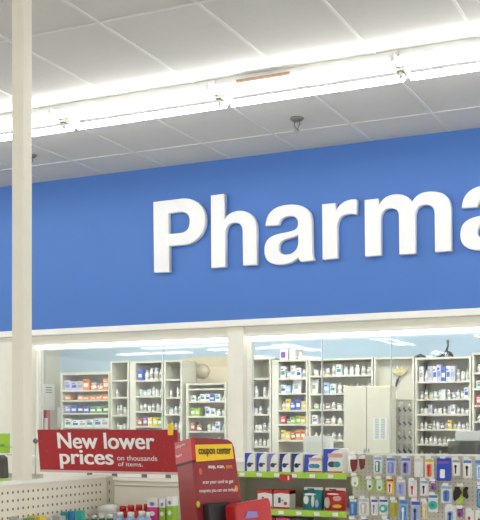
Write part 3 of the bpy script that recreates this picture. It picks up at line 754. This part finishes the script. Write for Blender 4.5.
# red sign
sy=GE+.035
a=at(38,429.5,sy); b_=at(176,474.5,sy)
sw=b_[0]-a[0]+.005; sh=.172; vpx=.00405
zb=at(110,474.0,sy)[2]+.006
sg=thing('price_sign','long red sign with white lettering on top of the left gondola','sign',((a[0]+b_[0])/2+.014,sy,zb+.003))
MS=Matrix.Rotation(math.radians(7),4,'X')
MB().box(-sw/2,sw/2,0,.006,0,sh,redm,MS).obj('panel',sg)
MB().box(-sw/2,sw/2,-.004,.008,-.006,.003,mat('clear_edge',(214,190,186),.3),MS).obj('bottom_channel',sg)
for xx in (-.1,.02,.16,.27): MB().box(xx,xx+.02,.0,.01,-.028,-.004,steel).obj('bracket',sg)
MS0=MS@Matrix.Translation((0,-.0003,0))
px=sw/138.0
def stext(s,u0,u1,v0,v1,bold,ul=38,m=paper):
    return text_obj('lettering',s,-sw/2+(u0-ul-1)*px,sh-(v1-430.3)*vpx,(u1-u0)*px,(v1-v0)*vpx,m,MS0,sg,bold)
stext('New lower',59.5,155.5,433.2,449.6,.02)
stext('prices',60.5,115,451,470.5,.02)
stext('on thousands',118.5,157,456,461,.0)
stext('of items.',119,143,462.5,466.8,.0)
for k in range(26):
    xx=random.uniform(-sw/2+.01,sw/2-.01); zz_=random.uniform(.01,sh-.01)
    if k==0: sp_=MB()
    sp_.prism(ell(xx,zz_,.0016,.0016,6),-.0006,0,mat('speck',(206,110,110),.6),MS)
sp_=sp_.obj('worn_specks',sg); sp_['kind']='stuff'
o=MB().prism(rrect(-.011,.011,0,.045,.004),-.004,0,yel).obj('yellow_tag',sg,loc=(sw/2-.012,-.05,sh-.022))

# coupon kiosk
KY=3.02
kp=at(194,439,KY)
al=math.radians(56)
kk=thing('coupon_kiosk','red coupon machine with a yellow header panel beside the price sign','kiosk',(kp[0],KY,0),al)
kz=kp[2]
T=Matrix.Translation((0,0,kz))@Matrix.Rotation(math.radians(-9),4,'X')@Matrix.Diagonal((1.23,1.2,1.0,1))
W0,W1=-.0,.118
# body: rounded right corner outline, local x right, z up from top edge
body=[(-.006,-.28),(.135,-.28),(.126,-.10),(.122,-.03),(.117,-.012),(.104,-.002),(.085,.0),(-.004,.006)]
MB().prism(body,0,.055,redk,T).obj('front_shell',kk,bevel=.002)
MB().prism([(-.012,-.07),(0,-.07),(0,.006),(-.012,.003)],-.004,.095,redb,T).obj('side_wing',kk)
MB().box(-.011,-.001,.0,.09,-.28,-.071,redk,T).obj('side_panel',kk)
MB().box(-.0125,-.0,-.002,.094,-.078,-.070,mat('groove',(70,16,20),.5),T).obj('side_groove',kk)
yb0,yb1=.0,.116
lb=MB().prism([(yb0,-.076),(yb1,-.068),(yb1-.002,-.018),(yb0,-.020)],-.004,0,yel,T).obj('header_label',kk)
TT=T@Matrix.Translation((0,-.0042,0))
text_obj('lettering','coupon center',.008,-.060,.100,.030,mat('brown_ink',(62,40,20),.6),TT,lb,.02)
T2=T@Matrix.Translation((0,-.0003,0))
text_obj('lettering','stop, scan,',.036,-.102,.050,.014,paper,T2,kk,.02)
text_obj('lettering','save.',.090,-.100,.022,.011,mat('orange_ink',(240,150,40),.6),T2,kk,.02)
text_obj('lettering','scan your card to get',.016,-.152,.094,.015,paper,T2,kk,.005)
text_obj('lettering','coupons you can use today!',.004,-.180,.112,.015,paper,T2,kk,.005)
SM=T@Matrix.Translation((-.0125,0,0))@Matrix.Rotation(-math.pi/2,4,'Z')
text_obj('lettering','coupons',-.085,-.022,.06,.012,paper,SM,kk,.015)
text_obj('lettering','here',-.088,-.048,.038,.010,paper,SM,kk,.015)
for i,(x,z,m) in enumerate(((.012,-.108,mat('orange_spot',(206,96,40),.6)),(.118,-.168,mat('amber_spot',(240,160,40),.6)),(-.002,-.215,mat('lime_spot',(200,200,50),.6)))):
    MB().prism(ell(x,z,.005,.011,14),-.001,0,m,T).obj('printed_spot',kk)
MB().box(.01,.075,-.035,.0,-.32,-.215,black,T).obj('printer_mouth',kk,bevel=.003)
MB().prism([(.058,-.36),(.172,-.36),(.170,-.228),(.165,-.210),(.066,-.224),(.060,-.232)],-.09,-.005,redb,T).obj('printer_housing',kk,bevel=.006)
MB().prism([(.085,-.275),(.125,-.273),(.123,-.255),(.095,-.252)],-.093,-.090,pm('V'),T).obj('screen',kk)
MB().box(-.0,.14,-.03,.06,0,kz-.27,redk).box(-.04,.18,-.1,.1,0,.02,black).obj('pedestal',kk)

# ================================================================ far left shelf behind the column
LY=6.6
lx0=X(-22,LY); lx1=X(40,LY)
g4=thing('lime_tag_shelf','cream display shelf with lime price cards behind the column foot','gondola',((lx0+lx1)/2,LY,0)); hw=(lx1-lx0)/2
zl=Z(476,LY,20)
MB().box(-hw,hw,.0,.04,0,zl+.02,gon).obj('back_panel',g4)
MB().box(-hw,hw,-.3,0,zl-.03,zl-.01,gon).obj('shelf',g4); MB().box(-hw,hw,-.31,-.3,zl-.06,zl-.008,lime).obj('price_rail',g4)
q=at(-16,453,LY-.05); q1=at(10,433.5,LY-.05); gc=(lx0+lx1)/2
MB().box(q[0]-gc,q1[0]-gc,-.055,-.05,q[2],q1[2],lime).box(q[0]-gc+.05,q1[0]-gc-.05,-.057,-.055,q[2]+.05,q[2]+.07,mat('lime_dark',(128,178,40),.5)).obj('lime_card',g4)
MB().box(q1[0]-gc-.2,q1[0]-gc-.17,-.05,.0,zl-.01,q1[2],gon).obj('card_post',g4)
for k,v in enumerate((447,455)):
    p=at(13,v,LY-.1); MB().tube([(p[0]-gc-.1,-.045,p[2]),(p[0]-gc+.02,-.1,p[2])],.004,brite,6).box(p[0]-gc,p[0]-gc+.05,-.105,-.1,p[2]-.015,p[2]+.02,paper).obj('peg_hook',g4)
q=at(-10,474.5,LY-.16); q1=at(6,455,LY-.16)
o=MB().prism([(q[0],zl-.01),(q1[0],zl-.01),(q1[0]-.01,q1[2]-.02),(q1[0]-.04,q1[2]),(q[0],q1[2])],-.04,.04,mat('charcoal',(84,80,74),.7)).obj('charcoal_bag',loc=(0,LY-.16,0),bevel=.01)
tag(o,'charcoal bag on the far left shelf under the lime card','bag')
p=at(35.5,441,LY-.02)
o=thing('ball_hook','small dark ball hook right of the column beside the red sign','hook',p)
MB().lathe(0,0,[(.004,-.022),(.02,-.008),(.02,.008),(.004,.022)],steel,12).obj('ball',o); MB().tube([(0,0,-.02),(0,.0,zl-p[2]+.0)],.005,gon,6).obj('stem',o)

# ================================================================ LIGHT FROM THE REST OF THE STORE, CAMERA
w=bpy.data.worlds.new('store_ambient'); C.world=w; w.use_nodes=True
w.node_tree.nodes['Background'].inputs[0].default_value=(1,.99,.97,1); w.node_tree.nodes['Background'].inputs[1].default_value=1.8
cam=bpy.data.cameras.new('camera'); co=bpy.data.objects.new('camera',cam); COL.objects.link(co)
co.location=(0,0,EYE); co.rotation_euler=(math.pi/2,0,TH)
cam.sensor_fit='HORIZONTAL'; cam.sensor_width=36; cam.lens=F/480*36; cam.shift_y=(V0-260)/480; cam.clip_start=.05
C.camera=co
C.view_settings.view_transform='Standard'; C.view_settings.look='None'; C.view_settings.gamma=1; C.view_settings.use_curve_mapping=False
C.view_settings.exposure=0.0
